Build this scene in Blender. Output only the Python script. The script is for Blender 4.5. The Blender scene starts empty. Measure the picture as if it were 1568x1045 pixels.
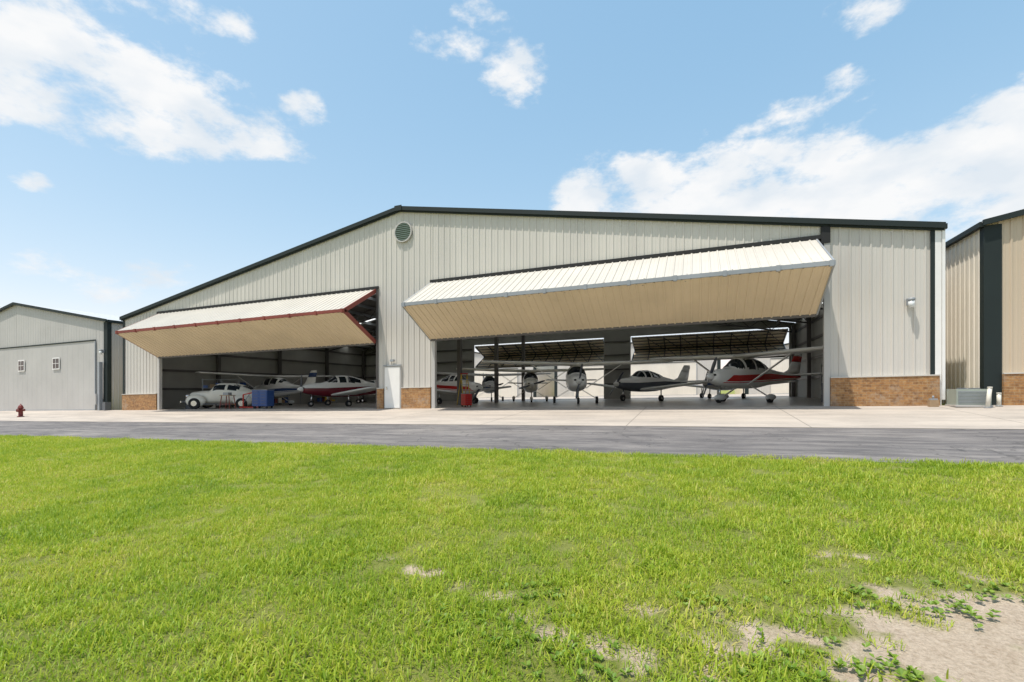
import bpy, math, random
import numpy as np
from mathutils import Vector, Matrix, noise
random.seed(7); np.random.seed(7)
scene=bpy.context.scene
K=0.0184          # gentle cross-fall of the site along the hangar fronts
def G(x): return K*max(-90,min(60,x))
def H0(y): return float(np.interp(y,[-600,0,2,8.7,14,20],[-.75,-.75,-.70,-.48,-.35,0]))
def gz(x,y): return G(x)+H0(y)

# ---------------------------------------------------------------- materials
def newmat(name):
    m=bpy.data.materials.new(name); m.use_nodes=True
    nt=m.node_tree; b=nt.nodes['Principled BSDF']; return m,nt,b
def N(nt,t,**kw):
    n=nt.nodes.new(t)
    for k,v in kw.items(): setattr(n,k,v)
    return n
def ramp(nt,fac,stops):
    r=nt.nodes.new('ShaderNodeValToRGB'); nt.links.new(fac,r.inputs[0])
    e=r.color_ramp.elements
    while len(e)<len(stops): e.new(0.5)
    for el,(p,c) in zip(e,stops): el.position=p; el.color=(*c,1)
    return r.outputs[0]
def pos(nt,scale=(1,1,1)):
    g=nt.nodes.new('ShaderNodeNewGeometry'); m=nt.nodes.new('ShaderNodeMapping')
    m.inputs['Scale'].default_value=scale; nt.links.new(g.outputs['Position'],m.inputs[0]); return m.outputs[0]
def noisef(nt,vec,scale,detail=5,rough=.55):
    n=nt.nodes.new('ShaderNodeTexNoise'); n.inputs['Scale'].default_value=scale
    n.inputs['Detail'].default_value=detail; n.inputs['Roughness'].default_value=rough
    nt.links.new(vec,n.inputs['Vector']); return n.outputs['Fac']
def mix(nt,f,a,b,mode='MIX'):
    n=nt.nodes.new('ShaderNodeMix'); n.data_type='RGBA'; n.blend_type=mode
    for s,v in ((0,f),(6,a),(7,b)):
        if isinstance(v,bpy.types.NodeSocket): nt.links.new(v,n.inputs[s])
        else: n.inputs[s].default_value=v if s==0 else (*v,1)
    return n.outputs[2]
def mathn(nt,op,a,b=None,c=None):
    n=nt.nodes.new('ShaderNodeMath'); n.operation=op
    for i,v in enumerate((a,b,c)):
        if v is None: continue
        if isinstance(v,bpy.types.NodeSocket): nt.links.new(v,n.inputs[i])
        else: n.inputs[i].default_value=v
    return n.outputs[0]
def bump(nt,b,h,strength=.3,dist=.01):
    n=nt.nodes.new('ShaderNodeBump'); n.inputs['Strength'].default_value=strength; n.inputs['Distance'].default_value=dist
    nt.links.new(h,n.inputs['Height']); nt.links.new(n.outputs[0],b.inputs['Normal'])
COL={}
def painted(name,col,rough=.5,var=.12,scale=.6,metal=0,stretch=(1,1,1)):
    m,nt,b=newmat(name)
    f=noisef(nt,pos(nt,stretch),scale,6)
    c0=tuple(c*(1-var) for c in col); c1=tuple(min(1,c*(1+var*.6)) for c in col)
    nt.links.new(ramp(nt,f,[(.3,c0),(.7,c1)]),b.inputs['Base Color'])
    b.inputs['Roughness'].default_value=rough; b.inputs['Metallic'].default_value=metal
    COL[name]=col
    return m
M={}
M['siding']=painted('siding_metal',(.58,.55,.50),.5,.10,.5,stretch=(1.5,1.5,.25))
M['siding2']=painted('siding_metal_grey',(.47,.455,.43),.5,.08,.5)
M['siding_tan']=painted('siding_metal_tan',(.56,.46,.34),.5,.1,.5,stretch=(1.5,1.5,.25))
M['siding_sidewall']=painted('siding_metal_cream',(.76,.70,.60),.5,.08,.5)
M['doorskin']=painted('door_skin_white',(.56,.53,.47),.5,.07,.7,stretch=(1,1,.5))
M['doorunder']=painted('door_skin_bounce_tint',(.68,.55,.38),.5,.08,.6)  # tan puts warm ground-bounce light into the white door's underside colour
M['roof']=painted('roof_metal',(.55,.56,.56),.4,.12,.4)
M['trim']=painted('green_trim',(.006,.015,.014),.7,.2)
M['darkgap']=painted('gap_shade_black',(.01,.01,.01),.7,.2)  # black colour stands in for shade inside door-header gaps and cowl intakes
M['redtrim']=painted('red_oxide_steel',(.22,.045,.03),.55,.2)
M['steel']=painted('grey_steel',(.30,.32,.34),.45,.15)
M['frame']=painted('frame_steel',(.10,.09,.085),.5,.2)
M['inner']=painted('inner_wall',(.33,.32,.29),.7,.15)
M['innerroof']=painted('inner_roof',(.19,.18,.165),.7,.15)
M['rearskin']=painted('rear_door_skin',(.85,.72,.54),.6,.1)
M['white']=painted('white_paint',(.80,.79,.76),.25,.04,2)
M['offwhite']=painted('offwhite_paint',(.72,.69,.60),.3,.05,2)
M['red']=painted('red_paint',(.50,.025,.02),.25,.1,2)
M['maroon']=painted('maroon_paint',(.14,.01,.02),.25,.1,2)
M['navy']=painted('navy_paint',(.03,.06,.16),.25,.1,2)
M['blue']=painted('blue_paint',(.02,.08,.28),.35,.1,2)
M['dgrey']=painted('dark_grey_paint',(.09,.10,.12),.3,.1,2)
M['rubber']=painted('rubber',(.015,.015,.015),.8,.1,3)
M['chrome']=painted('bare_metal',(.6,.6,.6),.25,.05,3,metal=.9)
M['vent']=painted('vent_green',(.14,.19,.16),.5,.15,3)
M['hydrant']=painted('hydrant_red',(.16,.02,.015),.5,.2,5)
M['acgreen']=painted('ac_cabinet',(.32,.36,.31),.5,.1,3)
M['card']=painted('cardboard',(.35,.24,.14),.8,.15,3)
M['yellow']=painted('yellow_paint',(.6,.4,.03),.5,.1,3)
PC={'white':(.80,.79,.76),'offwhite':(.72,.69,.60),'red':(.50,.025,.02),'maroon':(.14,.01,.02),'navy':(.03,.06,.16),'blue':(.02,.08,.28),'dgrey':(.09,.10,.12)}
m,nt,b=newmat('window_glass'); b.inputs['Base Color'].default_value=(.015,.02,.025,1); b.inputs['Roughness'].default_value=.06; M['glass']=m
m,nt,b=newmat('lamp_lens'); b.inputs['Base Color'].default_value=(.7,.72,.72,1); b.inputs['Roughness'].default_value=.2; M['lens']=m
m,nt,b=newmat('added_daylight_panel'); t=N(nt,'ShaderNodeBsdfTranslucent'); t.inputs[0].default_value=(.80,.80,.76,1); nt.links.new(t.outputs[0],nt.nodes['Material Output'].inputs[0]); M['fill_panel']=m  # translucent roof strips added so daylight brightens the hangar interior
def fuselage_paint(key,body,stripe,lower,sw,sx0,dz):
    if key in M: return
    m,nt,b=newmat(key); tc=N(nt,'ShaderNodeTexCoord'); s=N(nt,'ShaderNodeSeparateXYZ'); nt.links.new(tc.outputs['Object'],s.inputs[0])
    back=mathn(nt,'MAXIMUM',mathn(nt,'SUBTRACT',1.0,s.outputs[0]),0)
    l0=mathn(nt,'MULTIPLY_ADD',back,.045,1.02-dz)
    wf=mathn(nt,'MAXIMUM',mathn(nt,'MINIMUM',mathn(nt,'MULTIPLY_ADD',mathn(nt,'ADD',s.outputs[0],2),.25,1),1),.3)
    h=mathn(nt,'MULTIPLY_ADD',wf,sw,l0)
    above=mathn(nt,'GREATER_THAN',s.outputs[2],l0); below=mathn(nt,'LESS_THAN',s.outputs[2],h)
    # stripe nose tapers to a point
    inx=mathn(nt,'LESS_THAN',mathn(nt,'MULTIPLY_ADD',mathn(nt,'SUBTRACT',s.outputs[2],l0),1.6,s.outputs[0]),sx0)
    st=mathn(nt,'MULTIPLY',mathn(nt,'MULTIPLY',above,below),inx)
    c=mix(nt,above,lower or body,body); c=mix(nt,st,c,stripe)
    # thin pinstripe below the band
    p0=mathn(nt,'LESS_THAN',mathn(nt,'ABSOLUTE',mathn(nt,'SUBTRACT',s.outputs[2],mathn(nt,'SUBTRACT',l0,.06))),.018)
    if not lower: c=mix(nt,mathn(nt,'MULTIPLY',p0,inx),c,stripe)
    nt.links.new(c,b.inputs['Base Color']); b.inputs['Roughness'].default_value=.25; M[key]=m

# brick
m,nt,b=newmat('old_brick')
g=N(nt,'ShaderNodeNewGeometry'); sx=N(nt,'ShaderNodeSeparateXYZ'); nt.links.new(g.outputs['Position'],sx.inputs[0])
ad=mathn(nt,'ADD',sx.outputs[0],sx.outputs[1])
cx=N(nt,'ShaderNodeCombineXYZ'); nt.links.new(ad,cx.inputs[0]); nt.links.new(sx.outputs[2],cx.inputs[1])
br=N(nt,'ShaderNodeTexBrick'); nt.links.new(cx.outputs[0],br.inputs['Vector'])
br.inputs['Scale'].default_value=1; br.inputs['Brick Width'].default_value=.26; br.inputs['Row Height'].default_value=.085
br.inputs['Mortar Size'].default_value=.008; br.inputs['Color1'].default_value=(.44,.21,.07,1); br.inputs['Color2'].default_value=(.16,.07,.028,1)
br.inputs['Mortar'].default_value=(.34,.26,.17,1); br.inputs['Bias'].default_value=-.1
f=noisef(nt,pos(nt),1.6,6,.7); f2=noisef(nt,pos(nt),9,4,.7)
r1=ramp(nt,f,[(.54,(0,0,0)),(.68,(1,1,1))])
c=mix(nt,.5,br.outputs['Color'],ramp(nt,f2,[(.32,(.12,.055,.025)),(.5,(.34,.18,.07)),(.7,(.50,.33,.15))]))
c=mix(nt,mathn(nt,'MULTIPLY',r1,.5),c,(.42,.35,.27))
nt.links.new(c,b.inputs['Base Color']); b.inputs['Roughness'].default_value=.85
bump(nt,b,br.outputs['Fac'],-.5,.01); M['brick']=m

m,nt,b=newmat('concrete')
p=pos(nt); f=noisef(nt,p,.35,7,.65); f2=noisef(nt,p,9,4,.7); f3=noisef(nt,pos(nt,(.25,1,1)),1.3,6,.7)
c=ramp(nt,f,[(.3,(.35,.30,.25)),(.7,(.51,.45,.385))])
c=mix(nt,.35,c,ramp(nt,f2,[(.3,(.31,.27,.23)),(.7,(.55,.49,.42))]))
c=mix(nt,.45,c,ramp(nt,f3,[(.34,(.23,.21,.19)),(.6,(.54,.48,.41))]))
g=N(nt,'ShaderNodeNewGeometry'); sx=N(nt,'ShaderNodeSeparateXYZ'); nt.links.new(g.outputs['Position'],sx.inputs[0])
def joint(sock,period,off,w): return mathn(nt,'LESS_THAN',mathn(nt,'MODULO',mathn(nt,'ADD',sock,1000*period+off),period),w)
mx=mathn(nt,'MAXIMUM',joint(sx.outputs[0],4.6,1.9,.035),joint(sx.outputs[1],3.0,1.0,.03))
c=mix(nt,mathn(nt,'MULTIPLY',mx,.6),c,(.14,.13,.11))
nt.links.new(c,b.inputs['Base Color']); b.inputs['Roughness'].default_value=.8; bump(nt,b,f2,.2,.004); M['concrete']=m
m,nt,b=newmat('hangar_floor'); f=noisef(nt,pos(nt),.6,6)
nt.links.new(ramp(nt,f,[(.3,(.32,.29,.25)),(.7,(.44,.40,.35))]),b.inputs['Base Color']); b.inputs['Roughness'].default_value=.3; M['floor']=m
m,nt,b=newmat('asphalt'); f=noisef(nt,pos(nt,(.16,1,1)),1.1,8,.72); f2=noisef(nt,pos(nt),70,3,.8); f3=noisef(nt,pos(nt,(.5,1,1)),.5,5,.6); f5=noisef(nt,pos(nt,(.22,1,1)),3.2,7,.78)
c=ramp(nt,f,[(.38,(.065,.060,.064)),(.52,(.115,.108,.110)),(.62,(.33,.30,.27))])
c=mix(nt,.3,c,ramp(nt,f3,[(.35,(.08,.075,.078)),(.7,(.25,.235,.22))]))
c=mix(nt,.45,c,ramp(nt,f5,[(.42,(.05,.047,.05)),(.60,(.36,.33,.30))]))
c=mix(nt,.3,c,ramp(nt,f2,[(.3,(.04,.04,.04)),(.7,(.26,.24,.23))]))
vo=N(nt,'ShaderNodeTexVoronoi',feature='DISTANCE_TO_EDGE'); vo.inputs['Scale'].default_value=.3
wn=N(nt,'ShaderNodeTexNoise'); wn.inputs['Scale'].default_value=1.6; wn.inputs['Detail'].default_value=6; nt.links.new(pos(nt),wn.inputs['Vector'])
va=N(nt,'ShaderNodeVectorMath',operation='MULTIPLY_ADD'); nt.links.new(wn.outputs['Color'],va.inputs[0]); va.inputs[1].default_value=(2.2,2.2,0); nt.links.new(pos(nt),va.inputs[2]); nt.links.new(va.outputs[0],vo.inputs['Vector'])
c=mix(nt,mathn(nt,'MULTIPLY',mathn(nt,'LESS_THAN',vo.outputs['Distance'],.006),.5),c,(.03,.03,.03))
nt.links.new(c,b.inputs['Base Color']); b.inputs['Roughness'].default_value=.8; bump(nt,b,f2,.35,.006); M['asphalt']=m
m,nt,b=newmat('ground_soil'); at=N(nt,'ShaderNodeAttribute',attribute_name='sand')
f=noisef(nt,pos(nt),5,7,.7); f2=noisef(nt,pos(nt),45,5,.75); f4=noisef(nt,pos(nt),.5,5,.6)
gr=ramp(nt,f2,[(.3,(.11,.14,.02)),(.7,(.30,.30,.08))])
gr=mix(nt,.35,gr,ramp(nt,f4,[(.3,(.20,.25,.03)),(.7,(.36,.36,.07))]))
sa=mix(nt,.5,ramp(nt,f,[(.3,(.50,.38,.27)),(.7,(.72,.59,.45))]),ramp(nt,f2,[(.35,(.30,.22,.14)),(.6,(.72,.60,.46))]))
nt.links.new(mix(nt,at.outputs['Fac'],gr,sa),b.inputs['Base Color']); b.inputs['Roughness'].default_value=.95; bump(nt,b,f2,1.0,.03); M['ground']=m
def grassmat(name,stops,tr):
    m,nt,b=newmat(name)
    oi=N(nt,'ShaderNodeObjectInfo'); at=N(nt,'ShaderNodeAttribute',attribute_name='bv')
    f=noisef(nt,pos(nt),.6,5,.65)
    a=mathn(nt,'MULTIPLY_ADD',at.outputs['Fac'],.42,mathn(nt,'MULTIPLY',oi.outputs['Random'],.28))
    a=mathn(nt,'SUBTRACT',mathn(nt,'MULTIPLY_ADD',f,1.1,a),.38)
    c=ramp(nt,a,stops)
    nt.links.new(c,b.inputs['Base Color']); b.inputs['Roughness'].default_value=.5
    t=N(nt,'ShaderNodeBsdfTranslucent'); nt.links.new(c,t.inputs[0])
    ms=N(nt,'ShaderNodeMixShader'); ms.inputs[0].default_value=tr
    nt.links.new(b.outputs[0],ms.inputs[1]); nt.links.new(t.outputs[0],ms.inputs[2]); nt.links.new(ms.outputs[0],nt.nodes['Material Output'].inputs[0])
    return m
M['grass']=grassmat('grass_blade',[(0,(.15,.28,.015)),(.35,(.32,.45,.03)),(.65,(.50,.56,.05)),(.88,(.66,.58,.17)),(1,(.74,.62,.34))],.45)
M['weed']=grassmat('weed_leaf',[(0,(.07,.16,.012)),(.5,(.16,.28,.02)),(1,(.28,.38,.05))],.3)

# ---------------------------------------------------------------- mesh builder
class MB:
    def __init__(s): s.v=[];s.f=[];s.m=[];s.sm=[];s.mats=[]
    def mi(s,n):
        if n not in s.mats: s.mats.append(n)
        return s.mats.index(n)
    def face(s,pts,mat,smooth=False):
        i=len(s.v); s.v+= [tuple(p) for p in pts]; s.f.append(tuple(range(i,i+len(pts)))); s.m.append(s.mi(mat)); s.sm.append(smooth)
    def box(s,x0,x1,y0,y1,z0,z1,mat):
        i=len(s.v); s.v+=[(x0,y0,z0),(x1,y0,z0),(x1,y1,z0),(x0,y1,z0),(x0,y0,z1),(x1,y0,z1),(x1,y1,z1),(x0,y1,z1)]
        for q in ((0,3,2,1),(4,5,6,7),(0,1,5,4),(1,2,6,5),(2,3,7,6),(3,0,4,7)):
            s.f.append(tuple(i+k for k in q)); s.m.append(s.mi(mat)); s.sm.append(False)
    def loft(s,rings,mat,smooth=True,caps=True,closed=True):
        n=len(rings[0]); i=len(s.v)
        for r in rings: s.v+=[tuple(p) for p in r]
        for a in range(len(rings)-1):
            for k in range(n if closed else n-1):
                q=(i+a*n+k,i+a*n+(k+1)%n,i+(a+1)*n+(k+1)%n,i+(a+1)*n+k)
                s.f.append(q)
                if callable(mat):
                    c=[sum(s.v[j][d] for j in q)/4 for d in range(3)]; mt=mat(a,k,c)
                else: mt=mat
                s.m.append(s.mi(mt)); s.sm.append(smooth)
        if caps:
            m0=mat if not callable(mat) else mat(0,0,rings[0][0]); m1=mat if not callable(mat) else mat(len(rings)-2,0,rings[-1][0])
            s.f.append(tuple(i+k for k in range(n))[::-1]); s.m.append(s.mi(m0)); s.sm.append(False)
            s.f.append(tuple(i+(len(rings)-1)*n+k for k in range(n))); s.m.append(s.mi(m1)); s.sm.append(False)
    def cyl(s,p0,p1,r0,r1=None,mat='steel',n=10,smooth=True):
        if r1 is None: r1=r0
        p0=Vector(p0);p1=Vector(p1);d=(p1-p0).normalized()
        a=d.orthogonal().normalized(); b=d.cross(a)
        rr=[[p+ (a*math.cos(t)+b*math.sin(t))*r for t in [2*math.pi*k/n for k in range(n)]] for p,r in ((p0,r0),(p1,r1))]
        s.loft(rr,mat,smooth)
    def beam(s,p0,p1,w,h,mat):
        p0=Vector(p0);p1=Vector(p1);d=(p1-p0).normalized(); up=Vector((0,0,1))
        if abs(d.z)>.95: up=Vector((0,1,0))
        a=d.cross(up).normalized()*w/2; b=a.cross(d).normalized()*h/2
        s.loft([[p+a+b,p-a+b,p-a-b,p+a-b] for p in (p0,p1)],mat,False)
    def ell(s,c,r,mat,nu=16,nv=10):
        rings=[]
        for j in range(nv+1):
            t=math.pi*(j/nv); t=min(max(t,.03),math.pi-.03)
            rings.append([(c[0]+r[0]*math.cos(t),c[1]+r[1]*math.sin(t)*math.cos(2*math.pi*k/nu),c[2]+r[2]*math.sin(t)*math.sin(2*math.pi*k/nu)) for k in range(nu)])
        s.loft(rings,mat)
    def extr(s,poly,y0,y1,mat):
        s.loft([[(x,y0,z) for x,z in poly],[(x,y1,z) for x,z in poly]],mat,False)
    def obj(s,name,parent=None,mtx=None,grade=False):
        v=s.v
        if grade: v=[(x,y,z+G(x)) for x,y,z in v]
        me=bpy.data.meshes.new(name); me.from_pydata(v,[],s.f)
        for n in s.mats: me.materials.append(M[n])
        me.polygons.foreach_set('material_index',s.m); me.polygons.foreach_set('use_smooth',s.sm); me.update()
        o=bpy.data.objects.new(name,me); scene.collection.objects.link(o)
        if mtx is not None: o.matrix_world=mtx
        if parent: o.parent=parent
        return o
def empty(name,loc=(0,0,0)):
    o=bpy.data.objects.new(name,None); scene.collection.objects.link(o); o.empty_display_size=.5; return o

def rib_profile(x0,x1,per=.305,h=.03):
    pts=[]; x=x0
    while x<x1-.01:
        for dx,o in ((0,0),(.02,h),(.06,h),(.08,0),(.16,0),(.168,.2*h),(.2,.2*h),(.208,0)):
            if x+dx<x1: pts.append((x+dx,o))
        x+=per
    pts.append((x1,0)); return pts
def siding_y(mb,x0,x1,bot,top,Y,mat,sgn=-1,h=.03,per=.305):
    pts=rib_profile(x0,x1,per,h)
    for (a,oa),(b_,ob) in zip(pts[:-1],pts[1:]):
        mb.face([(a,Y+sgn*oa,bot(a)),(b_,Y+sgn*ob,bot(b_)),(b_,Y+sgn*ob,top(b_)),(a,Y+sgn*oa,top(a))],mat)
def siding_x(mb,y0,y1,z0,z1,X,mat,sgn=-1):
    pts=rib_profile(y0,y1)
    for (a,oa),(b_,ob) in zip(pts[:-1],pts[1:]):
        mb.face([(X+sgn*oa,a,z0),(X+sgn*ob,b_,z0),(X+sgn*ob,b_,z1),(X+sgn*oa,a,z1)],mat)

# ---------------------------------------------------------------- main hangar
XL,XR=-34.65,7.53; XC=(XL+XR)/2; HW=(XR-XL)/2; EV=5.97; RD=9.8; YF=20.; YB=44.
def top(x): return EV+(RD-EV)*(1-abs(x-XC)/HW)
hang=empty('aircraft_hangar')
C=lambda v:(lambda x:v)
SO=(-31.05,-14.95); LO=(-11.55,4.27); OH=6.06
w=MB()
T=lambda x: top(x)-.06
for a,b_ in ((XL,SO[0]-.3),(SO[1]+.0,-14.45),(-14.45,-13.45),(-13.45,LO[0]-.25),(LO[1]+.12,XR)):
    bt=1.0 if (a,b_)!=(-14.45,-13.45) else 2.1
    siding_y(w,a,b_,C(bt),T,YF,'siding')
siding_y(w,SO[0]-.3,SO[1],C(OH),T,YF,'siding'); siding_y(w,LO[0]-.25,LO[1]+.12,C(OH),T,YF,'siding')
for x in (SO[0]-.15,LO[0]-.12,LO[1]+.06): w.box(x-.09,x+.09,19.9,20.08,0,OH-.05,'siding2')
w.box(SO[1]-.0,SO[1]+.1,19.93,20.05,0,OH-.05,'frame')
for a,b_ in (SO,LO): w.box(a-.3,b_+.15,19.90,19.96,5.98,6.12,'darkgap')  # black strip painted as the dark gap above each door
w.box(LO[1]-.12,LO[1]+.16,19.88,19.955,5.8,6.4,'darkgap')  # black notch painted as the dark gap at the header end
siding_x(w,YF,YB,0,EV,XL,'siding_sidewall',-1); siding_x(w,YF,YB,0,EV,XR,'siding_sidewall',1)
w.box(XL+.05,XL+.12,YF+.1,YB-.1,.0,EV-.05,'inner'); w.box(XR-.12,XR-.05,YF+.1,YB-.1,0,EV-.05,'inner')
RO=[(-21.,-7.9),(-5.5,6.95)]
segs=[(XL,-21.,0),(-21.,-7.9,5.6),(-7.9,-5.5,0),(-5.5,6.95,5.6),(6.95,XR,0)]
for a,b_,bt in segs:
    cuts=[a]+([XC] if a<XC<b_ else [])+[b_]
    for c0,c1 in zip(cuts[:-1],cuts[1:]):
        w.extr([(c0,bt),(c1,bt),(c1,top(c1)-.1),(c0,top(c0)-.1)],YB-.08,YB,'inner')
w.obj('walls',hang,grade=True)
w=MB()
for a,b_ in ((XL,SO[0]-.3),(SO[1]+.1,-14.47),(-13.43,LO[0]-.25),(LO[1]+.16,XR-.02)):
    w.box(a,b_,19.86,20.02,0,1.0,'brick'); w.box(a,b_,19.84,20.0,1.0,1.04,'siding')
w.obj('brick_wainscot',hang,grade=True)
w=MB()
for x0,x1 in ((XL-.12,XC),(XC,XR+.12)):
    z0=top(x0);z1=top(x1)
    yy=YF-.12
    for sk in (23.4,29.2,35.0,40.8,None):
        ye=sk-.35 if sk else YB+.1
        w.extr([(x0,z0),(x1,z1),(x1,z1+.06),(x0,z0+.06)],yy,ye,'roof')
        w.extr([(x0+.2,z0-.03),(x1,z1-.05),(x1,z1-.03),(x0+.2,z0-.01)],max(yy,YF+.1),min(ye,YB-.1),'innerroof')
        if sk:
            w.face([(x0,ye,z0+.03),(x1,ye,z1+.03),(x1,ye+.7,z1+.03),(x0,ye+.7,z0+.03)],'fill_panel'); yy=ye+.7  # added strip lets daylight through to brighten the bays
    w.extr([(x0-.03,z0-.1),(x1,z1-.1),(x1,z1+.09),(x0-.03,z0+.09)],YF-.2,YF-.121,'trim')
    w.extr([(x0,z0-.16),(x1,z1-.16),(x1,z1-.102),(x0,z0-.102)],YF-.12,YF-.04,'trim')
w.box(XC-.2,XC+.2,YF-.23,YF-.201,RD-.15,RD+.1,'trim')
w.box(XR+.03,XR+.2,YF-.1,YB,EV-.12,EV+.05,'trim'); w.box(XL-.2,XL-.03,YF-.1,YB,EV-.12,EV+.05,'trim')
w.box(XR-.24,XR-.12,19.93,19.965,1.04,EV-.1,'trim'); w.box(XR-.12,XR+.05,19.93,20.1,0,EV-.1,'white')
w.box(XR+.06,XR+.14,19.9,19.98,0.2,EV-.1,'white')
w.box(XL-.04,XL+.1,19.93,19.965,0,EV-.1,'trim')
w.obj('roof',hang,grade=True)
w=MB()
for Y in (20.5,26.3,32.1,37.9,43.5):
    for X in (XL+.35,XR-.35): w.box(X-.12,X+.12,Y-.12,Y+.12,0,EV-.3,'frame')
    for x0,x1 in ((XL+.3,XC),(XC,XR-.3)):
        z0=top(x0)-.15;z1=top(x1)-.15
        w.beam((x0,Y,z0-.05),(x1,Y,z1-.05),.1,.1,'frame'); w.beam((x0,Y,z0-.75),(x1,Y,z1-.75),.1,.1,'frame')
        nn=26
        for i in range(nn):
            xa=x0+(x1-x0)*i/nn; xb=x0+(x1-x0)*(i+1)/nn
            za,zb=(top(xa)-.2,top(xb)-.9) if i%2 else (top(xa)-.9,top(xb)-.2)
            w.beam((xa,Y,za),(xb,Y,zb),.05,.05,'frame')
    if Y<43 : w.box(XC-.12,XC+.12,Y-.12,Y+.12,0,RD-.5,'frame')
n=14
for i in range(1,n):
    for s_ in (-1,1):
        x=XC+s_*HW*i/n; z=top(x)-.16
        w.box(x-.04,x+.04,YF+.2,YB-.2,z-.2,z,'steel')
for h in (1.3,2.6,3.9,5.1):
    w.box(XL+.13,XL+.2,YF+.3,YB-.2,h,h+.16,'frame'); w.box(XR-.2,XR-.13,YF+.3,YB-.2,h,h+.16,'frame')
    w.box(XL+.2,-21.2,YB-.2,YB-.1,h,h+.16,'frame'); w.box(-7.8,-5.6,YB-.2,YB-.1,h,h+.12,'frame')
w.obj('steel_frame',hang,grade=True)
def bifold(name,x0,x1,yh,s,parent,edge,skin,under,frame,hz=5.98,ft=4.56,lo=3.28,p=2.4):
    rear=s<0
    mb=MB()
    def panel(A,B,mat,nrm):
        pts=rib_profile(x0,x1)
        for (a,oa),(b_,ob) in zip(pts[:-1],pts[1:]):
            f=lambda x,P,o:(x,P[0]+nrm[0]*o,P[1]+nrm[1]*o)
            mb.face([f(a,A,oa),f(b_,A,ob),f(b_,B,ob),f(a,B,oa)],mat)
        i=lambda P,o:(P[0]+nrm[0]*o,P[1]+nrm[1]*o)
        Ai,Bi=i(A,-.03),i(B,-.03)
        mb.face([(x0,*Ai),(x1,*Ai),(x1,*Bi),(x0,*Bi)],'innerroof' if not rear else 'rearskin')
        for x in (x0-.05,x1):
            q=[i(A,.03),i(B,.03),i(B,-.16),i(A,-.16)]
            mb.loft([[(x,*k) for k in q],[(x+.05,*k) for k in q]],edge,False)
        for t in (0.02,.26,.5,.74,.98):
            P=(A[0]+(B[0]-A[0])*t,A[1]+(B[1]-A[1])*t); P=i(P,-.12)
            mb.beam((x0,*P),(x1,*P),.07 if rear else .08,.07,frame)
        k=int((x1-x0)/1.35)
        for j in range(1,k):
            x=x0+(x1-x0)*j/k; mb.beam((x,*i(A,-.1)),(x,*i(B,-.1)),.07,.07,frame)
            mb.beam((x,*i(A,-.2)),(x+(x1-x0)/k*.98,*i(B,-.2)),.04,.04,frame)
    def nr(A,B,up):
        d=Vector((B[0]-A[0],B[1]-A[1])).normalized(); n1=Vector((-d.y,d.x))
        if n1.x*(-s)<0: n1=-n1
        return (n1.x,n1.y)
    A=(yh-s*.05,hz); F=(yh-s*p,ft+.06); F2=(yh-s*p,ft-.06); B=(yh-s*.12,lo)
    panel(A,F,skin,nr(A,F,1)); panel(F2,B,under,nr(F2,B,1))
    mb.beam((x0-.06,F[0]-s*.02,ft),(x1+.06,F[0]-s*.02,ft),.09,.14,edge)
    k=10
    for j in range(k+1):
        x=x0+(x1-x0)*j/k; mb.box(min(x,x1-.1),min(x,x1-.1)+.12,F[0]-s*.02-.065,F[0]-s*.02+.065,ft-.1,ft+.085,'steel' if edge=='steel' else edge)
    mb.beam((x0,B[0],lo-.03),(x1,B[0],lo-.03),.08,.1,frame)
    return mb.obj(name,parent,grade=True)
bifold('bifold_door_west',SO[0]-.1,SO[1]-.05,YF,1,hang,'redtrim','doorskin','doorunder','frame')
bifold('bifold_door_east',LO[0]-.25,LO[1]-.28,YF,1,hang,'steel','doorskin','doorunder','frame')
for a,b_ in RO: bifold('bifold_door_rear',a+.1,b_-.1,YB,-1,hang,'steel','doorskin','doorunder','frame',hz=5.5)
w=MB(); vz=8.62; vx=-13.35
ring=lambda r,y:[(vx+r*math.cos(t),y,vz+r*math.sin(t)) for t in [2*math.pi*k/32 for k in range(32)]]
w.loft([ring(.50,19.95),ring(.50,19.88),ring(.44,19.88),ring(.44,19.93)],'siding2',False,caps=False)
w.face(ring(.45,19.935),'vent')
for k in range(9):
    z=vz-.38+k*.095; hwd=math.sqrt(max(.01,.43**2-(z-vz)**2)); w.box(vx-hwd,vx+hwd,19.885,19.925,z-.02,z+.02,'vent')
w.obj('gable_vent',hang,grade=True)
w=MB(); w.box(-14.45,-13.45,19.9,20.02,0.02,2.1,'siding2'); w.box(-14.38,-13.52,19.87,19.9,.04,2.05,'white')
w.box(-14.3,-14.24,19.82,19.87,.95,1.1,'chrome'); w.box(-14.45,-13.45,19.84,19.9,2.1,2.16,'steel')
w.box(-14.06,-13.86,19.82,19.95,2.32,2.42,'steel'); w.obj('entry_door',hang,grade=True)
def walllamp(x,z,parent,Y=19.95):
    w=MB(); w.box(x-.09,x+.09,Y-.06,Y,z-.1,z+.12,'steel'); w.cyl((x,Y-.17,z+.12),(x,Y-.17,z+.02),.1,.1,'steel'); w.cyl((x,Y-.17,z+.02),(x,Y-.17,z-.2),.095,.075,'lens')
    w.beam((x,Y,z+.08),(x,Y-.15,z+.1),.04,.04,'steel'); w.obj('wall_lamp',parent,grade=True)
walllamp(6.72,3.5,hang)

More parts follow.
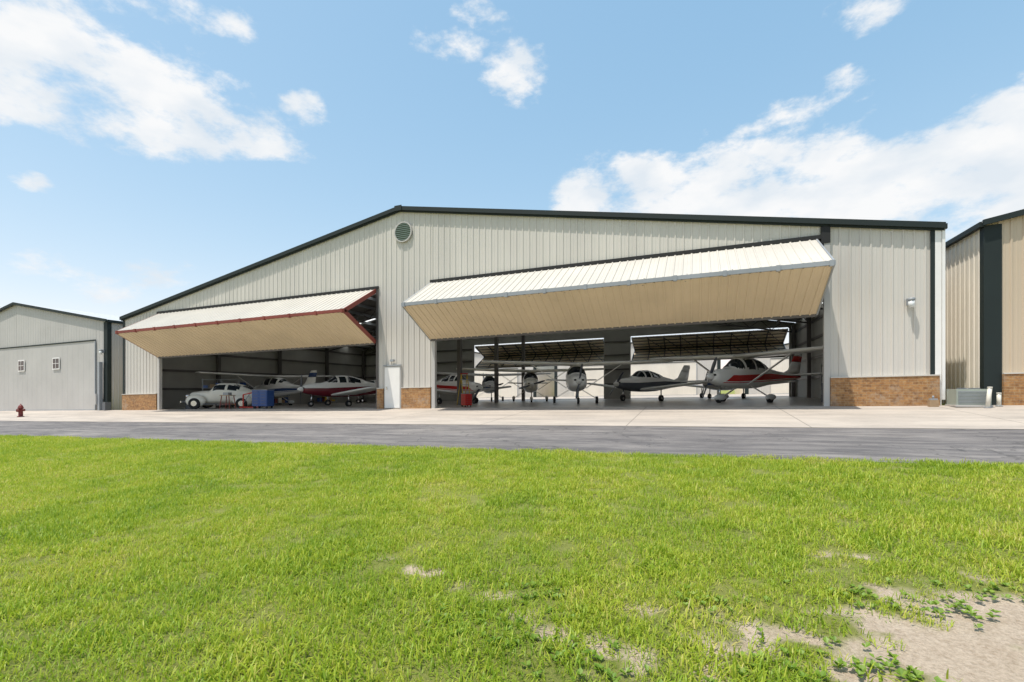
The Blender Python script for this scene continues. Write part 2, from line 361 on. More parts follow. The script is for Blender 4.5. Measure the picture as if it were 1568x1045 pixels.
# ---------------------------------------------------------------- neighbour hangars
def neighbour(xl,xr,ev,rd,yf,yb,mat,door=None,brick=None,windows=None,side='siding_sidewall',rib=.03,trimw=.4):
    e=empty('aircraft_hangar'); xc=(xl+xr)/2; hw=(xr-xl)/2
    tp=lambda x: ev+(rd-ev)*(1-abs(x-xc)/hw)-.05
    w=MB()
    b0=brick or 0
    for a,b_ in ((xl,door[0]),(door[1],xr)): siding_y(w,a,b_,C(b0),tp,yf,mat,h=rib)
    for a,b_ in ((door[0],xc),(xc,door[1])): siding_y(w,a,b_,C(door[2]),tp,yf,mat,h=rib)
    siding_y(w,door[0],door[1],C(0.05),C(door[2]-.08),yf-.06,door[3],h=rib*.6,per=.61)
    w.box(door[0]-.05,door[1]+.05,yf-.1,yf-.045,door[2]-.09,door[2]-.01,'trim')
    w.box(door[1],door[1]+.07,yf-.09,yf-.045,0,door[2]-.09,'steel')
    w.box(door[0],door[1],yf-.1,yf-.045,0.0,.06,'steel')
    siding_x(w,yf,yb,0,ev,xl,side,-1); siding_x(w,yf,yb,0,ev,xr,side,1)
    for a,b_ in ((xl,xc),(xc,xr)): w.extr([(a,0),(b_,0),(b_,tp(b_)),(a,tp(a))],yb-.1,yb,mat)
    w.obj('walls',e,grade=True)
    w=MB()
    for x0,x1 in ((xl-.12,xc),(xc,xr+.12)):
        z0=tp(x0)+.05;z1=tp(x1)+.05
        w.extr([(x0,z0),(x1,z1),(x1,z1+.06),(x0,z0+.06)],yf-.12,yb+.1,'roof')
        w.extr([(x0,z0-.1),(x1,z1-.1),(x1,z1+.08),(x0,z0+.08)],yf-.2,yf-.121,'trim')
    w.box(xr+.03,xr+.18,yf-.1,yb,ev-.14,ev+.02,'trim'); w.box(xl-.18,xl-.03,yf-.1,yb,ev-.14,ev+.02,'trim')
    for x in (xl,xr-trimw): w.box(x-.02 if x==xl else x,x+trimw,yf-.05,yf-.036,0,ev-.1,'trim')
    w.box(xl-.05,xl-.021,yf-.05,yf+.2,0,ev-.1,'trim'); w.box(xr+.001,xr+.04,yf-.05,yf+.2,0,ev-.1,'trim')
    w.obj('roof',e,grade=True)
    if brick:
        w=MB(); 
        w.box(xl+trimw,xr-.05,yf-.14,yf+.02,0,brick,'brick'); w.box(xl+trimw,xr-.05,yf-.16,yf,brick,brick+.04,'siding'); w.obj('brick_wainscot',e,grade=True)
    for (wx,wz) in (windows or []):
        w=MB(); w.box(wx-.42,wx+.42,yf-.125,yf-.1,wz-.42,wz+.42,'white'); w.box(wx-.34,wx+.34,yf-.135,yf-.125,wz-.34,wz+.34,'glass')
        w.box(wx-.015,wx+.015,yf-.145,yf-.135,wz-.34,wz+.34,'white'); w.box(wx-.34,wx+.34,yf-.143,yf-.135,wz-.015,wz+.015,'white'); w.obj('door_window',e,grade=True)
    return e
nl=neighbour(-57.9,-36.35,5.95,7.95,20,44,'siding2',door=(-56.6,-37.6,4.75,'siding2'),windows=[(-46.2,3.3),(-41.9,3.3)],side='siding2',rib=.012,trimw=.35)
w=MB(); w.box(-37.3,-36.9,19.6,19.9,.4,1.1,'siding2'); w.box(-36.9,-36.7,19.7,19.9,0,3.2,'steel'); w.box(-36.2,-35.9,19.6,19.95,0,.55,'dgrey'); w.obj('electric_meter_box',nl,grade=True)
walllamp(-36.7,3.9,nl)
nr_=neighbour(8.73,30.5,5.92,8.0,20,44,'siding_tan',door=(11.5,28,5.2,'siding_tan'),brick=1.0)
walllamp(9.9,4.75,nr_)
for xl in (-46,-20,6): neighbour(xl,xl+23,5.5,7.6,70,88,'siding',door=(xl+3,xl+20,4.6,'siding_sidewall'),side='siding_sidewall')

# ---------------------------------------------------------------- ground, road, aprons
def axis(segs):
    out=[]
    for a,b_,st in segs: out+=list(np.arange(a,b_-1e-6,st))
    out.append(segs[-1][1]); return out
xs=axis([(-600,-90,102),(-90,-30,10),(-30,-6,1),(-6,-3,.25),(-3,3,.05),(3,8,.5),(8,60,6.5),(60,600,108)])
ys=axis([(-600,-20,116),(-20,0,5),(0,1,.5),(1,2,.1),(2,4.4,.05),(4.4,8.7,.43),(8.7,14,1.325),(14,20,1.5),(20,80,15),(80,600,104)])
BL=[(1.25,2.95,.40,.42,1.25),(1.75,3.45,.55,.36,1.2),(1.2,2.4,.7,.4,1.1),(2.4,3.3,.6,.4,1.1),(-.71,2.63,.24,.13,.66),(-.31,2.98,.16,.08,.66),(.35,2.95,.36,.16,.62),(-1.72,3.12,.5,.12,.5),(-.17,2.47,.26,.16,.6),(.1,2.75,.24,.12,.58),(-1.2,2.9,.3,.08,.5),(.9,4.3,.5,.12,.42)]
def sand(x,y):
    s=0
    for cx_,cy,rx,ry,a in BL:
        d=((x-cx_)/rx)**2+((y-cy)/ry)**2
        if d<9: s=max(s,a*math.exp(-d*.6))
    if s==0: return 0.
    s+=.6*noise.fractal(Vector((x*5,y*5,0)),.9,2,5)
    return max(0,min(1,(s-.36)/.3))
V=[];S=[]
for y in ys:
    for x in xs:
        s=sand(x,y) if (-4.5<=x<=3.5 and 1<y<5) else 0
        z=gz(x,y)
        if -3<=x<=3 and 1<y<4.4: z+=.012*noise.noise(Vector((x*3,y*3,1)))-.01*s+.008*noise.noise(Vector((x*14,y*14,4)))
        V.append((x,y,z)); S.append(s)
nx=len(xs); F=[(j*nx+i,j*nx+i+1,(j+1)*nx+i+1,(j+1)*nx+i) for j in range(len(ys)-1) for i in range(nx-1)]
me=bpy.data.meshes.new('ground'); me.from_pydata(V,[],F); me.materials.append(M['ground'])
a=me.attributes.new('sand','FLOAT','POINT'); a.data.foreach_set('value',S)
me.polygons.foreach_set('use_smooth',[True]*len(F)); me.update()
o=bpy.data.objects.new('ground',me); scene.collection.objects.link(o)
def sheet(name,yl,mat,off,x0=-90,x1=60,wob=None):
    xx=list(np.arange(x0,x1+.01,.25 if wob else 5)); V=[];F=[]
    for j,y in enumerate(yl):
        for x in xx:
            yy=y
            if wob and j==0: yy=y+wob*(noise.noise(Vector((x*.7,0,3)))+.5*noise.noise(Vector((x*3,0,5))))
            V.append((x,yy,gz(x,yy)+off))
    n=len(xx)
    for j in range(len(yl)-1):
        for i in range(n-1): F.append((j*n+i,j*n+i+1,(j+1)*n+i+1,(j+1)*n+i))
    me=bpy.data.meshes.new(name); me.from_pydata(V,[],F); me.materials.append(M[mat]); o=bpy.data.objects.new(name,me); scene.collection.objects.link(o); return o
sheet('taxiway_road',[8.7,10,12,14.0],'asphalt',.006,wob=.12)
sheet('concrete_apron',[14.0,16,18,20],'concrete',.012)
sheet('rear_apron',[44.0,60,78],'concrete',.012)
w=MB()
fx=[XL+.03]+list(np.arange(-34,7,2))+[XR-.03]
for a_,b_ in zip(fx[:-1],fx[1:]): w.face([(a_,20,.008),(b_,20,.008),(b_,44,.008),(a_,44,.008)],'floor')
w.obj('floor_slab',hang,grade=True)

# ---------------------------------------------------------------- grass (one instanced object)
def blade_clump(name,nb,rad,lmin,lmax,wd):
    V=[];F=[];A=[]
    for _ in range(nb):
        r=rad*math.sqrt(random.random()); t=random.random()*6.283
        bx,by=r*math.cos(t),r*math.sin(t)
        l=random.uniform(lmin,lmax); az=random.random()*6.283; lean=random.uniform(.2,1.25)
        dx,dy=math.cos(az),math.sin(az); px,py=-dy,dx; wdt=wd*random.uniform(.7,1.3); bv=random.random()**1.6
        i=len(V); z=0;h=0
        for k,(seg,wf) in enumerate(((0,1),(.4,.95),(.35,.7),(.25,0))):
            ang=lean*(.35+.45*k); h+=seg*l*math.sin(ang); z+=seg*l*math.cos(ang)
            cxx,cyy=bx+dx*h,by+dy*h
            if wf>0:
                V.append((cxx+px*wdt*wf/2,cyy+py*wdt*wf/2,z-.004)); V.append((cxx-px*wdt*wf/2,cyy-py*wdt*wf/2,z-.004)); A+=[bv,bv]
            else: V.append((cxx,cyy,z-.004)); A.append(bv)
        F+=[(i,i+1,i+3,i+2),(i+2,i+3,i+5,i+4),(i+4,i+5,i+6)]
    me=bpy.data.meshes.new(name); me.from_pydata(V,[],F); me.materials.append(M['grass'])
    a=me.attributes.new('bv','FLOAT','POINT'); a.data.foreach_set('value',A); me.update()
    return bpy.data.objects.new(name,me)
col=bpy.data.collections.new('grass_tufts')
for i in range(8): col.objects.link(blade_clump('grass_tuft',46,.12,.03,.07,.0054))
P=[];SC=[]
def scatter(x0,x1,y0,y1,dens,sc):
    n=int((x1-x0)*(y1-y0)*dens)
    for _ in range(n):
        x=random.uniform(x0,x1); y=random.uniform(y0,y1)
        s=sand(x,y) if (-4.5<=x<=3.5 and 1<y<5) else 0
        if s>.15 and random.random()<min(.98,s*1.1): continue
        nn=noise.fractal(Vector((x*.9,y*.9,7)),.8,2,4)
        q=noise.noise(Vector((x*2.5,y*2.5,2)))
        P.append((x,y,gz(x,y)+.0)); SC.append(max(.7,sc*random.uniform(.75,1.25)*(1.0+.35*nn+.35*q)))
y=1.2
while y<8.85:
    y2=min(y+.5,8.85); xl=-2.46*y2-2.5; xr=.485*y2+2.2
    d=135 if y<4.5 else 85
    scatter(xl,xr,y,y2,d,1.0 if y<4.5 else 1.15); scatter(xr,xr+5,y,y2,25,1.5); scatter(xl-8,xl,y,y2,25,1.6)
    y=y2
me=bpy.data.meshes.new('grass_lawn'); me.from_pydata(P,[],[]); a=me.attributes.new('sc','FLOAT','POINT'); a.data.foreach_set('value',SC)
lawn=bpy.data.objects.new('grass_lawn',me); scene.collection.objects.link(lawn)
ng=bpy.data.node_groups.new('scatter_grass','GeometryNodeTree')
ng.interface.new_socket('Geometry',in_out='INPUT',socket_type='NodeSocketGeometry'); ng.interface.new_socket('Geometry',in_out='OUTPUT',socket_type='NodeSocketGeometry')
gi=ng.nodes.new('NodeGroupInput'); go=ng.nodes.new('NodeGroupOutput'); mp=ng.nodes.new('GeometryNodeMeshToPoints'); ip=ng.nodes.new('GeometryNodeInstanceOnPoints')
ci=ng.nodes.new('GeometryNodeCollectionInfo'); ci.inputs['Collection'].default_value=col; ci.inputs['Separate Children'].default_value=True; ci.inputs['Reset Children'].default_value=True
rv=ng.nodes.new('FunctionNodeRandomValue'); rv.data_type='FLOAT_VECTOR'; rv.inputs[0].default_value=(-.12,-.12,0); rv.inputs[1].default_value=(.12,.12,6.283)
na=ng.nodes.new('GeometryNodeInputNamedAttribute'); na.data_type='FLOAT'; na.inputs['Name'].default_value='sc'
L=ng.links.new
L(gi.outputs[0],mp.inputs['Mesh']); L(mp.outputs[0],ip.inputs['Points']); L(ci.outputs[0],ip.inputs['Instance']); ip.inputs['Pick Instance'].default_value=True
L(rv.outputs[0],ip.inputs['Rotation']); L(na.outputs[0],ip.inputs['Scale']); L(ip.outputs[0],go.inputs[0])
md=lawn.modifiers.new('scatter','NODES'); md.node_group=ng
print('tufts',len(P))
V=[];F=[];A=[]
wc=[(-.55,2.35,.3),(-.1,2.2,.35),(.45,2.55,.4),(.9,3.55,.25),(1.35,3.5,.25),(1.7,3.85,.3),(.8,2.75,.25),(-1.1,2.45,.4),(.1,3.2,.3),(-.9,2.95,.3)]
for cx_,cy,rr in wc:
    for _ in range(26):
        x=cx_+random.gauss(0,rr*.5); y=cy+random.gauss(0,rr*.35)
        for k in range(random.randint(5,9)):
            az=random.random()*6.283; l=random.uniform(.02,.045); wd=l*.32; el=random.uniform(.2,1.0)
            d=Vector((math.cos(az)*math.cos(el),math.sin(az)*math.cos(el),math.sin(el))); p_=Vector((-math.sin(az),math.cos(az),0))
            b0=Vector((x,y,gz(x,y)+.01)); i=len(V)
            V+=[b0,b0+d*l*.55+p_*wd,b0+d*l-Vector((0,0,l*.15)),b0+d*l*.55-p_*wd]; F.append((i,i+1,i+2,i+3)); A+=[random.random()]*4
me=bpy.data.meshes.new('weed_patch'); me.from_pydata([tuple(v) for v in V],[],F); me.materials.append(M['weed'])
a=me.attributes.new('bv','FLOAT','POINT'); a.data.foreach_set('value',A); o=bpy.data.objects.new('weed_patch',me); scene.collection.objects.link(o)

# ---------------------------------------------------------------- airplanes
PROF=[(0,0),(.03,.035),(.12,.065),(.3,.08),(.6,.055),(1,.004),(1,-.004),(.6,-.03),(.25,-.04),(.05,-.025)]
def wing(mb,secs,mat,th=1.0):
    for s in (1,-1):
        rings=[[(xle-px*c,s*y,z+pz*c*th) for px,pz in PROF] for xle,y,z,c in secs]
        if s<0: rings=[r[::-1] for r in rings]
        mb.loft(rings,mat,True)
def fin(mb,secs,mat):
    mb.loft([[(xle-px*c,pz*c*.8,z) for px,pz in PROF] for xle,z,c in secs],mat,True)
def wheel(mb,x,y,r=.2,w_=.13,fair=None):
    mb.cyl((x,y-w_/2,r),(x,y+w_/2,r),r,r,'rubber',18,True); mb.cyl((x,y-w_/2-.01,r),(x,y+w_/2+.01,r),r*.45,r*.45,'chrome',12)
    if fair: mb.ell((x-.08,y,r+.08),(.42,.12,.15),fair)
def airplane(name,loc,heading,high=True,body='white',stripe='red',lower=None,span=11,fair=True,prop=.4,sx0=9.,sw=.22,spin='white'):
    root=empty(name); mb=MB()
    key='fuselage_paint_%s_%s_%s_%s_%d%d'%(body,stripe,lower,high,sx0*10,sw*100)
    fuselage_paint(key,PC[body],PC[stripe],PC[lower] if lower else None,sw,sx0,0 if high else .05)
    if high: st=[(2.42,.24,1.08,1.44),(2.34,.35,.98,1.53),(1.9,.46,.84,1.60),(1.3,.52,.76,1.66),(1.05,.54,.74,1.70),(.5,.56,.70,2.2),(0,.56,.68,2.26),(-.9,.55,.70,2.2),(-1.3,.50,.74,2.1),(-1.95,.38,.84,1.78),(-3,.26,.96,1.62),(-4.3,.15,1.12,1.52),(-5.4,.06,1.26,1.46)]
    else: st=[(2.35,.22,.94,1.30),(2.25,.33,.84,1.40),(1.7,.46,.72,1.48),(1.1,.54,.64,1.54),(.85,.56,.62,1.60),(.25,.57,.60,2.02),(-.5,.56,.60,2.06),(-1.3,.50,.64,1.9),(-2.1,.36,.74,1.64),(-3.3,.22,.9,1.46),(-4.9,.07,1.12,1.36)]
    st=st[::-1]; X=np.array([s[0] for s in st]); XX=np.linspace(X[0],X[-1],110)
    I=[np.interp(XX,X,[s[k] for s in st]) for k in (1,2,3)]
    for _ in range(2): I=[np.concatenate([[a[0]],(a[:-2]+2*a[1:-1]+a[2:])/4,[a[-1]]]) for a in I]
    rings=[];n=56;e=2.7
    for x,wd,zb,zt in zip(XX,*I):
        r=[]
        for k in range(n):
            t=2*math.pi*k/n; c_,s_=math.cos(t),math.sin(t)
            yy=wd*math.copysign(abs(c_)**(2/e),c_)*(1 if s_<.2 else 1-.22*max(0,s_-.2)*(1 if -1.5<x<.8 else 0))
            r.append((x,yy,(zb+zt)/2+(zt-zb)/2*math.copysign(abs(s_)**(2/e),s_)))
        rings.append(r)
    def fm(a,k,c_):
        x=c_[0]; wz=1.66 if high else 1.56
        if c_[2]>wz:
            if (.54<x<1.02 if high else .26<x<.85): return 'glass'
            if (-1.15<x<.42 if high else -1.35<x<.15) and c_[2]<(2.12 if high else 1.95) and abs(c_[1])>.3 and not (-.42<x<-.3): return 'glass'
            if high and -1.75<x<-1.35 and c_[2]>1.78: return 'glass'
        return key
    mb.loft(rings,fm,True)
    mb.obj('fuselage',root)
    mb=MB()
    if high:
        wing(mb,[(.75,0,2.24,1.62),(.75,2.7,2.32,1.6),(.62,span/2-.15,2.42,1.12),(.5,span/2,2.43,.8)],body,1.1)
        for s in (1,-1): mb.beam((.35,s*.55,.88),(.3,s*2.6,2.27),.16,.04,body)
    else:
        wing(mb,[(.8,0,.74,1.75),(.7,.6,.76,1.65),(.45,span/2-.2,1.18,1.15),(.2,span/2,1.22,.7)],body,1.0)
    mb.obj('wing',root)
    mb=MB(); zt=1.46 if high else 1.34; xt=-4.1 if high else -3.75
    wing(mb,[(xt-.1,0,zt-.05,1.15),(xt-.25,1.5,zt,.9),(xt-.35,1.72,zt,.7)],body,.9)
    fin(mb,[(xt+.75,zt-.05,1.95),(xt-.1,zt+.25,1.25),(xt-.45,zt+.7,1.0)],body); fin(mb,[(xt-.45,zt+.70,1.0),(xt-.7,zt+1.02,.86)],stripe if stripe!='dgrey' else body); fin(mb,[(xt-.7,zt+1.02,.86),(xt-.85,zt+1.18,.66)],body)
    mb.obj('tail',root)
    mb=MB()
    zh=1.25 if high else 1.12; xn=2.4 if high else 2.33
    wy=1.25 if high else 1.6
    for s in (1,-1):
        if high: mb.beam((-.25,s*.4,.78),(-.3,s*wy,.26),.14,.035,body)
        else: mb.cyl((.05,s*wy,.85),(.05,s*wy,.2),.04,.04,'chrome')
        wheel(mb,-.3 if high else .05,s*wy,.2,.14,body if (fair and high) else None)
    mb.cyl((1.75,0,.85),(1.82,0,.22),.045,.035,'chrome'); wheel(mb,1.83,0,.18,.12,body if (fair and high) else None)
    mb.obj('landing_gear',root)
    mb=MB()
    mb.loft([[(xn+dx,r*math.cos(t),zh+r*math.sin(t)) for t in [2*math.pi*k/16 for k in range(16)]] for dx,r in ((0,.17),(.1,.165),(.2,.13),(.3,.07),(.35,.01))],spin)
    for s in (0,1):
        a0=prop+s*math.pi; d=Vector((0,math.cos(a0),math.sin(a0))); q=Vector((0,-math.sin(a0),math.cos(a0)))
        rr=[]
        for r,c_,tw in ((.1,.05,1.0),(.3,.075,.8),(.6,.08,.5),(.85,.06,.35),(.95,.03,.3)):
            cc=Vector((xn+.1,0,zh))+d*r; ax=(q*math.cos(tw)+Vector((1,0,0))*math.sin(tw)); nn=(Vector((1,0,0))*math.cos(tw)-q*math.sin(tw))
            rr.append([cc+ax*c_,cc+nn*.012,cc-ax*c_,cc-nn*.012])
        mb.loft(rr,'dgrey')
    for s in (1,-1): mb.ell((xn+.01,s*.2,zh+.07),(.03,.08,.055),'darkgap')
    mb.ell((xn,0,zh-.15),(.04,.09,.035),'darkgap')
    mb.obj('propeller',root)
    root.location=(loc[0],loc[1],gz(loc[0],max(20,loc[1]))+.01); root.rotation_euler=(0,0,heading)
    return root
def hd(x,y): return math.atan2(y,x)
airplane('high_wing_airplane',(2.1,26.3),hd(-.604,-.80),True,'white','red',None,11,True,1.2,1.9,.3)
airplane('high_wing_airplane',(-6.6,27.6),hd(.30,-.95),True,'white','dgrey',None,11,False,1.4,.9,.12)
airplane('high_wing_airplane',(-11.6,34.0),hd(.36,-.93),True,'offwhite','navy',None,11,True,.3,1.5)
airplane('low_wing_airplane',(-3.4,32.9),hd(-.56,-.83),False,'white','dgrey','dgrey',10,False,.9)
airplane('low_wing_airplane',(-15.6,30.0),hd(.9,-.42),False,'white','red',None,10,False,.9,2)
airplane('high_wing_airplane',(-17.0,38.6),hd(.5,-.86),True,'white','blue',None,11,False,.3)
airplane('low_wing_airplane',(1.8,38.9),hd(-.5,-.86),False,'white','navy',None,10,False,1.3)
airplane('low_wing_airplane',(-22.2,25.6),hd(-.42,-.90),False,'white','maroon','maroon',10,False,1.45)
airplane('high_wing_airplane',(-30.8,28.2),hd(-.97,.22),True,'white','navy',None,10.6,True,.5)
airplane('low_wing_airplane',(-27.2,36.0),hd(-.2,-.98),False,'white','blue',None,10,False,.6)

# ---------------------------------------------------------------- vintage car
root=empty('vintage_car'); mb=MB()
st=[(-2.25,.34,.45,.72),(-2.05,.58,.36,1.0),(-1.6,.70,.32,1.28),(-1.1,.75,.3,1.52),(-.5,.77,.3,1.64),(.2,.77,.3,1.64),(.5,.72,.3,1.52),(.72,.62,.3,1.16),(1.3,.47,.32,1.13),(1.9,.38,.35,1.05),(2.12,.30,.42,.86)]
X=np.array([s[0] for s in st]); XX=np.linspace(-2.25,2.12,56); I=[np.interp(XX,X,[s[k] for s in st]) for k in (1,2,3)]
I=[np.concatenate([[a[0]],(a[:-2]+2*a[1:-1]+a[2:])/4,[a[-1]]]) for a in I]
rings=[]
for x,wd_,zb,zt in zip(XX,*I):
    r=[]
    for k in range(40):
        t=2*math.pi*k/40; c_,s_=math.cos(t),math.sin(t)
        zz=(zb+zt)/2+(zt-zb)/2*math.copysign(abs(s_)**.6,s_); taper=1 if zz<1.05 else 1-.25*(zz-1.05)/.6
        r.append((x,wd_*taper*math.copysign(abs(c_)**.65,c_),zz))
    rings.append(r)
def cm(a,k,c_):
    x,y,z=c_
    if 1.18<z<1.5:
        if .5<x<.74 and abs(y)<.55 and abs(y)>.03: return 'glass'
        if abs(y)>.4 and -1.15<x<.42 and not -.4<x<-.25: return 'glass'
        if -1.75<x<-1.2 and abs(y)<.35 and abs(y)>.03: return 'glass'
    return 'offwhite'
mb.loft(rings,cm)
for x in (-1.35,1.45):
    for s in (1,-1):
        mb.ell((x,s*.68,.50),(.60,.21,.40),'offwhite'); mb.cyl((x,s*.66,.34),(x,s*.91,.34),.34,.34,'rubber',22); mb.cyl((x,s*.91,.34),(x,s*.93,.34),.19,.17,'chrome',14)
for s in (1,-1):
    mb.box(-.85,.95,s*.76-.1,s*.76+.1,.27,.32,'dgrey'); mb.ell((1.98,s*.56,.80),(.13,.12,.12),'chrome')
for k in range(6): mb.box(2.1,2.14,-.2,.2,.48+k*.06,.51+k*.06,'chrome')
mb.box(-.8,.4,-.785,-.78,1.08,1.1,'chrome')
for x in (2.3,-2.35): mb.beam((x,-.75,.44),(x,.75,.44),.06,.11,'chrome')
for x in (2.2,-2.2):
    for s in (1,-1): mb.beam((x-.12,s*.35,.44),(x+.1,s*.35,.44),.05,.05,'steel')
mb.obj('body',root); root.location=(-28.6,22.4,gz(-28.6,20)+.01); root.rotation_euler=(0,0,hd(-.88,-.47))

# ---------------------------------------------------------------- hangar contents
def place(mb,name,x,y,rot=0):
    r=mb.obj(name); r.location=(x,y,gz(x,y)+.012); r.rotation_euler=(0,0,rot); return r
def cabinet(mat):
    mb=MB(); mb.box(-.55,.55,-.28,.28,.14,1.1,mat); mb.box(-.57,.57,-.3,.3,1.1,1.13,'steel')
    for k in range(5):
        for s in (-1,1): mb.box(s*.27-.24,s*.27+.24,-.3,-.281,.2+k*.175,.34+k*.175,mat); mb.box(s*.27-.15,s*.27+.15,-.325,-.3,.29+k*.175,.31+k*.175,'dgrey')
    for x in (-.45,.45):
        for y in (-.2,.2): mb.cyl((x,y-.03,.07),(x,y+.03,.07),.07,.07,'rubber',12); mb.box(x-.03,x+.03,y-.02,y+.02,.08,.14,'steel')
    return mb
place(cabinet('blue'),'tool_cabinet',-24.4,21.6,.1); place(cabinet('red'),'tool_cabinet',-10.9,21.9,1.2).scale=(.4,.6,.6)
def hoist():
    mb=MB()
    for s in (-1,1): mb.beam((-.7,s*.4,.1),(.7,s*.3,.1),.07,.08,'red'); mb.cyl((.7,s*.3-.03,.07),(.7,s*.3+.03,.07),.07,.07,'rubber'); mb.cyl((-.7,s*.4-.03,.07),(-.7,s*.4+.03,.07),.07,.07,'rubber')
    mb.beam((-.6,-.4,.14),(-.6,.4,.14),.07,.07,'red'); mb.beam((-.6,0,.14),(-.6,0,1.2),.09,.09,'red'); mb.beam((-.6,0,1.2),(.6,0,1.45),.08,.09,'red'); mb.cyl((-.55,0,.5),(.0,0,1.3),.035,.035,'steel'); mb.cyl((.55,0,1.4),(.55,0,1.1),.015,.015,'steel')
    return mb
place(hoist(),'engine_hoist',-25.6,21.7,.3).scale=(.7,.7,.7)
def stand():
    mb=MB()
    for s in (-1,1):
        for x in (-.35,.35): mb.beam((x,s*.25,0),(x*.7,s*.2,.8),.04,.04,'redtrim')
        mb.beam((-.35,s*.25,.3),(.35,s*.25,.3),.03,.03,'redtrim')
    mb.box(-.35,.35,-.25,.25,.8,.84,'card'); mb.box(-.2,.15,-.15,.15,.84,1.0,'steel'); return mb
place(stand(),'work_stand',-26.6,21.0,.2)
def rack(seed=3):
    mb=MB()
    for x in (-1.1,0,1.1):
        for y in (-.3,.3): mb.beam((x,y,0),(x,y,2.0),.05,.05,'steel')
    for z in (.15,.75,1.35,1.95): mb.box(-1.15,1.15,-.32,.32,z,z+.03,'steel')
    rnd=random.Random(seed)
    for z in (.18,.78,1.38):
        x=-1.05
        while x<.9:
            w_=rnd.uniform(.15,.4); h_=rnd.uniform(.15,.5); mb.box(x,x+w_,-.28,rnd.uniform(0,.28),z,z+h_,rnd.choice(['card','white','offwhite','redtrim','blue','dgrey','yellow'])); x+=w_+rnd.uniform(.02,.12)
    return mb
for k,(x,y,r) in enumerate([(-31.3,24.2,.9),(-33.6,27,1.57),(-33.6,31,1.57),(-33.6,37,1.57),(-28.5,43.2,3.14),(6.8,30,-1.57),(6.7,23.2,-1.57)]): place(rack(k),'storage_rack',x,y,r)
def drum():
    mb=MB(); R=lambda r,z:[(r*math.cos(t),r*math.sin(t),z) for t in [2*math.pi*k/20 for k in range(20)]]
    mb.loft([R(.28,0),R(.29,.02),R(.28,.28),R(.3,.3),R(.28,.32),R(.28,.56),R(.3,.58),R(.28,.6),R(.29,.86),R(.27,.88)],'dgrey'); return mb
place(drum(),'oil_drum',-30.4,21.4); place(drum(),'oil_drum',5.6,25.5)
def sink():
    mb=MB(); mb.box(-.4,.4,-.3,.3,0,.75,'white'); mb.box(-.42,.42,-.32,.32,.75,.82,'offwhite'); mb.box(-.42,.42,.26,.32,.82,1.15,'white'); mb.box(-.3,.3,-.31,-.3,.15,.6,'siding2'); return mb
place(sink(),'washing_machine',-30.6,22.6,.3)
def ladder():
    mb=MB()
    for s in (-1,1): mb.beam((s*.25,-.45,0),(s*.18,0,1.8),.04,.06,'yellow'); mb.beam((s*.25,.45,0),(s*.18,0,1.8),.03,.04,'yellow')
    for k in range(1,6): mb.beam((-.24,-.45+.075*k*1.0,.3*k),(.24,-.45+.075*k,.3*k),.08,.03,'steel')
    mb.box(-.2,.2,-.1,.1,1.8,1.86,'red'); return mb
place(ladder(),'step_ladder',5.6,24.0,.6); place(ladder(),'step_ladder',-12.6,25,.9)
mb=MB(); R=lambda r,z:[(r*math.cos(t),r*math.sin(t),z) for t in [2*math.pi*k/16 for k in range(16)]]
mb.loft([R(.16,0),R(.16,.04),R(.105,.05),R(.10,.48),R(.14,.49),R(.14,.53),R(.12,.56),R(.10,.64),R(.05,.70),R(.03,.71),R(.03,.77)],'hydrant')
mb.cyl((-.2,0,.4),(.2,0,.4),.055,.055,'hydrant'); mb.cyl((0,-.2,.36),(0,0,.36),.07,.07,'hydrant')
for x in (-.22,.2): mb.cyl((x,0,.4),(x+.03,0,.4),.07,.07,'hydrant')
place(mb,'fire_hydrant',-37.0,15.9,.3)
mb=MB(); mb.box(-.46,.46,-.35,.35,0,.06,'siding2'); mb.box(-.43,.43,-.32,.32,.06,.56,'acgreen')
for k in range(9): mb.box(-.39,.39,-.335,-.321,.11+k*.045,.13+k*.045,'steel')
mb.cyl((0,0,.56),(0,0,.58),.28,.28,'dgrey',24)
for k in range(6): mb.beam((-.27*math.cos(k*.52),-.27*math.sin(k*.52),.59),(.27*math.cos(k*.52),.27*math.sin(k*.52),.59),.01,.01,'steel')
place(mb,'air_conditioner_unit',8.1,19.5)
def pipe(h,lean):
    mb=MB(); mb.cyl((0,0,0),(lean,0,h),.055,.055,'offwhite',14); mb.cyl((lean,0,h),(lean,0,h+.03),.065,.06,'offwhite',14); mb.cyl((0,0,0),(0,0,.03),.09,.09,'steel',14); return mb
place(pipe(.62,.06),'vent_pipe',8.35,19.0); place(pipe(.4,0),'vent_pipe',8.85,19.5)
mb=MB(); mb.box(-.12,.12,-.08,.08,0,.22,'card'); mb.box(-.1,.1,-.06,.06,.22,.27,'steel'); mb.cyl((0,0,.27),(0,0,.36),.03,.03,'steel'); place(mb,'valve_box',7.2,19.5)

# ---------------------------------------------------------------- sun and sky
sv=Vector((-.20,-.25,.90)).normalized()
sd=bpy.data.lights.new('sun','SUN'); sd.energy=4.8; sd.angle=math.radians(.53); sd.color=(1,.945,.86)
so=bpy.data.objects.new('sun',sd); scene.collection.objects.link(so); so.rotation_euler=(-sv).to_track_quat('-Z','Y').to_euler(); so.location=(-20,-10,40)
wd=bpy.data.worlds.new('World'); scene.world=wd; wd.use_nodes=True; nt=wd.node_tree
bg=nt.nodes['Background']; bg.inputs[1].default_value=.15
sky=nt.nodes.new('ShaderNodeTexSky'); sky.sky_type='NISHITA'; sky.sun_disc=False
sky.sun_elevation=math.asin(sv.z); sky.sun_rotation=math.atan2(sv.x,sv.y); sky.air_density=1.0; sky.dust_density=.6; sky.ozone_density=1.2
tc=nt.nodes.new('ShaderNodeTexCoord'); sp=nt.nodes.new('ShaderNodeSeparateXYZ'); nt.links.new(tc.outputs['Generated'],sp.inputs[0])
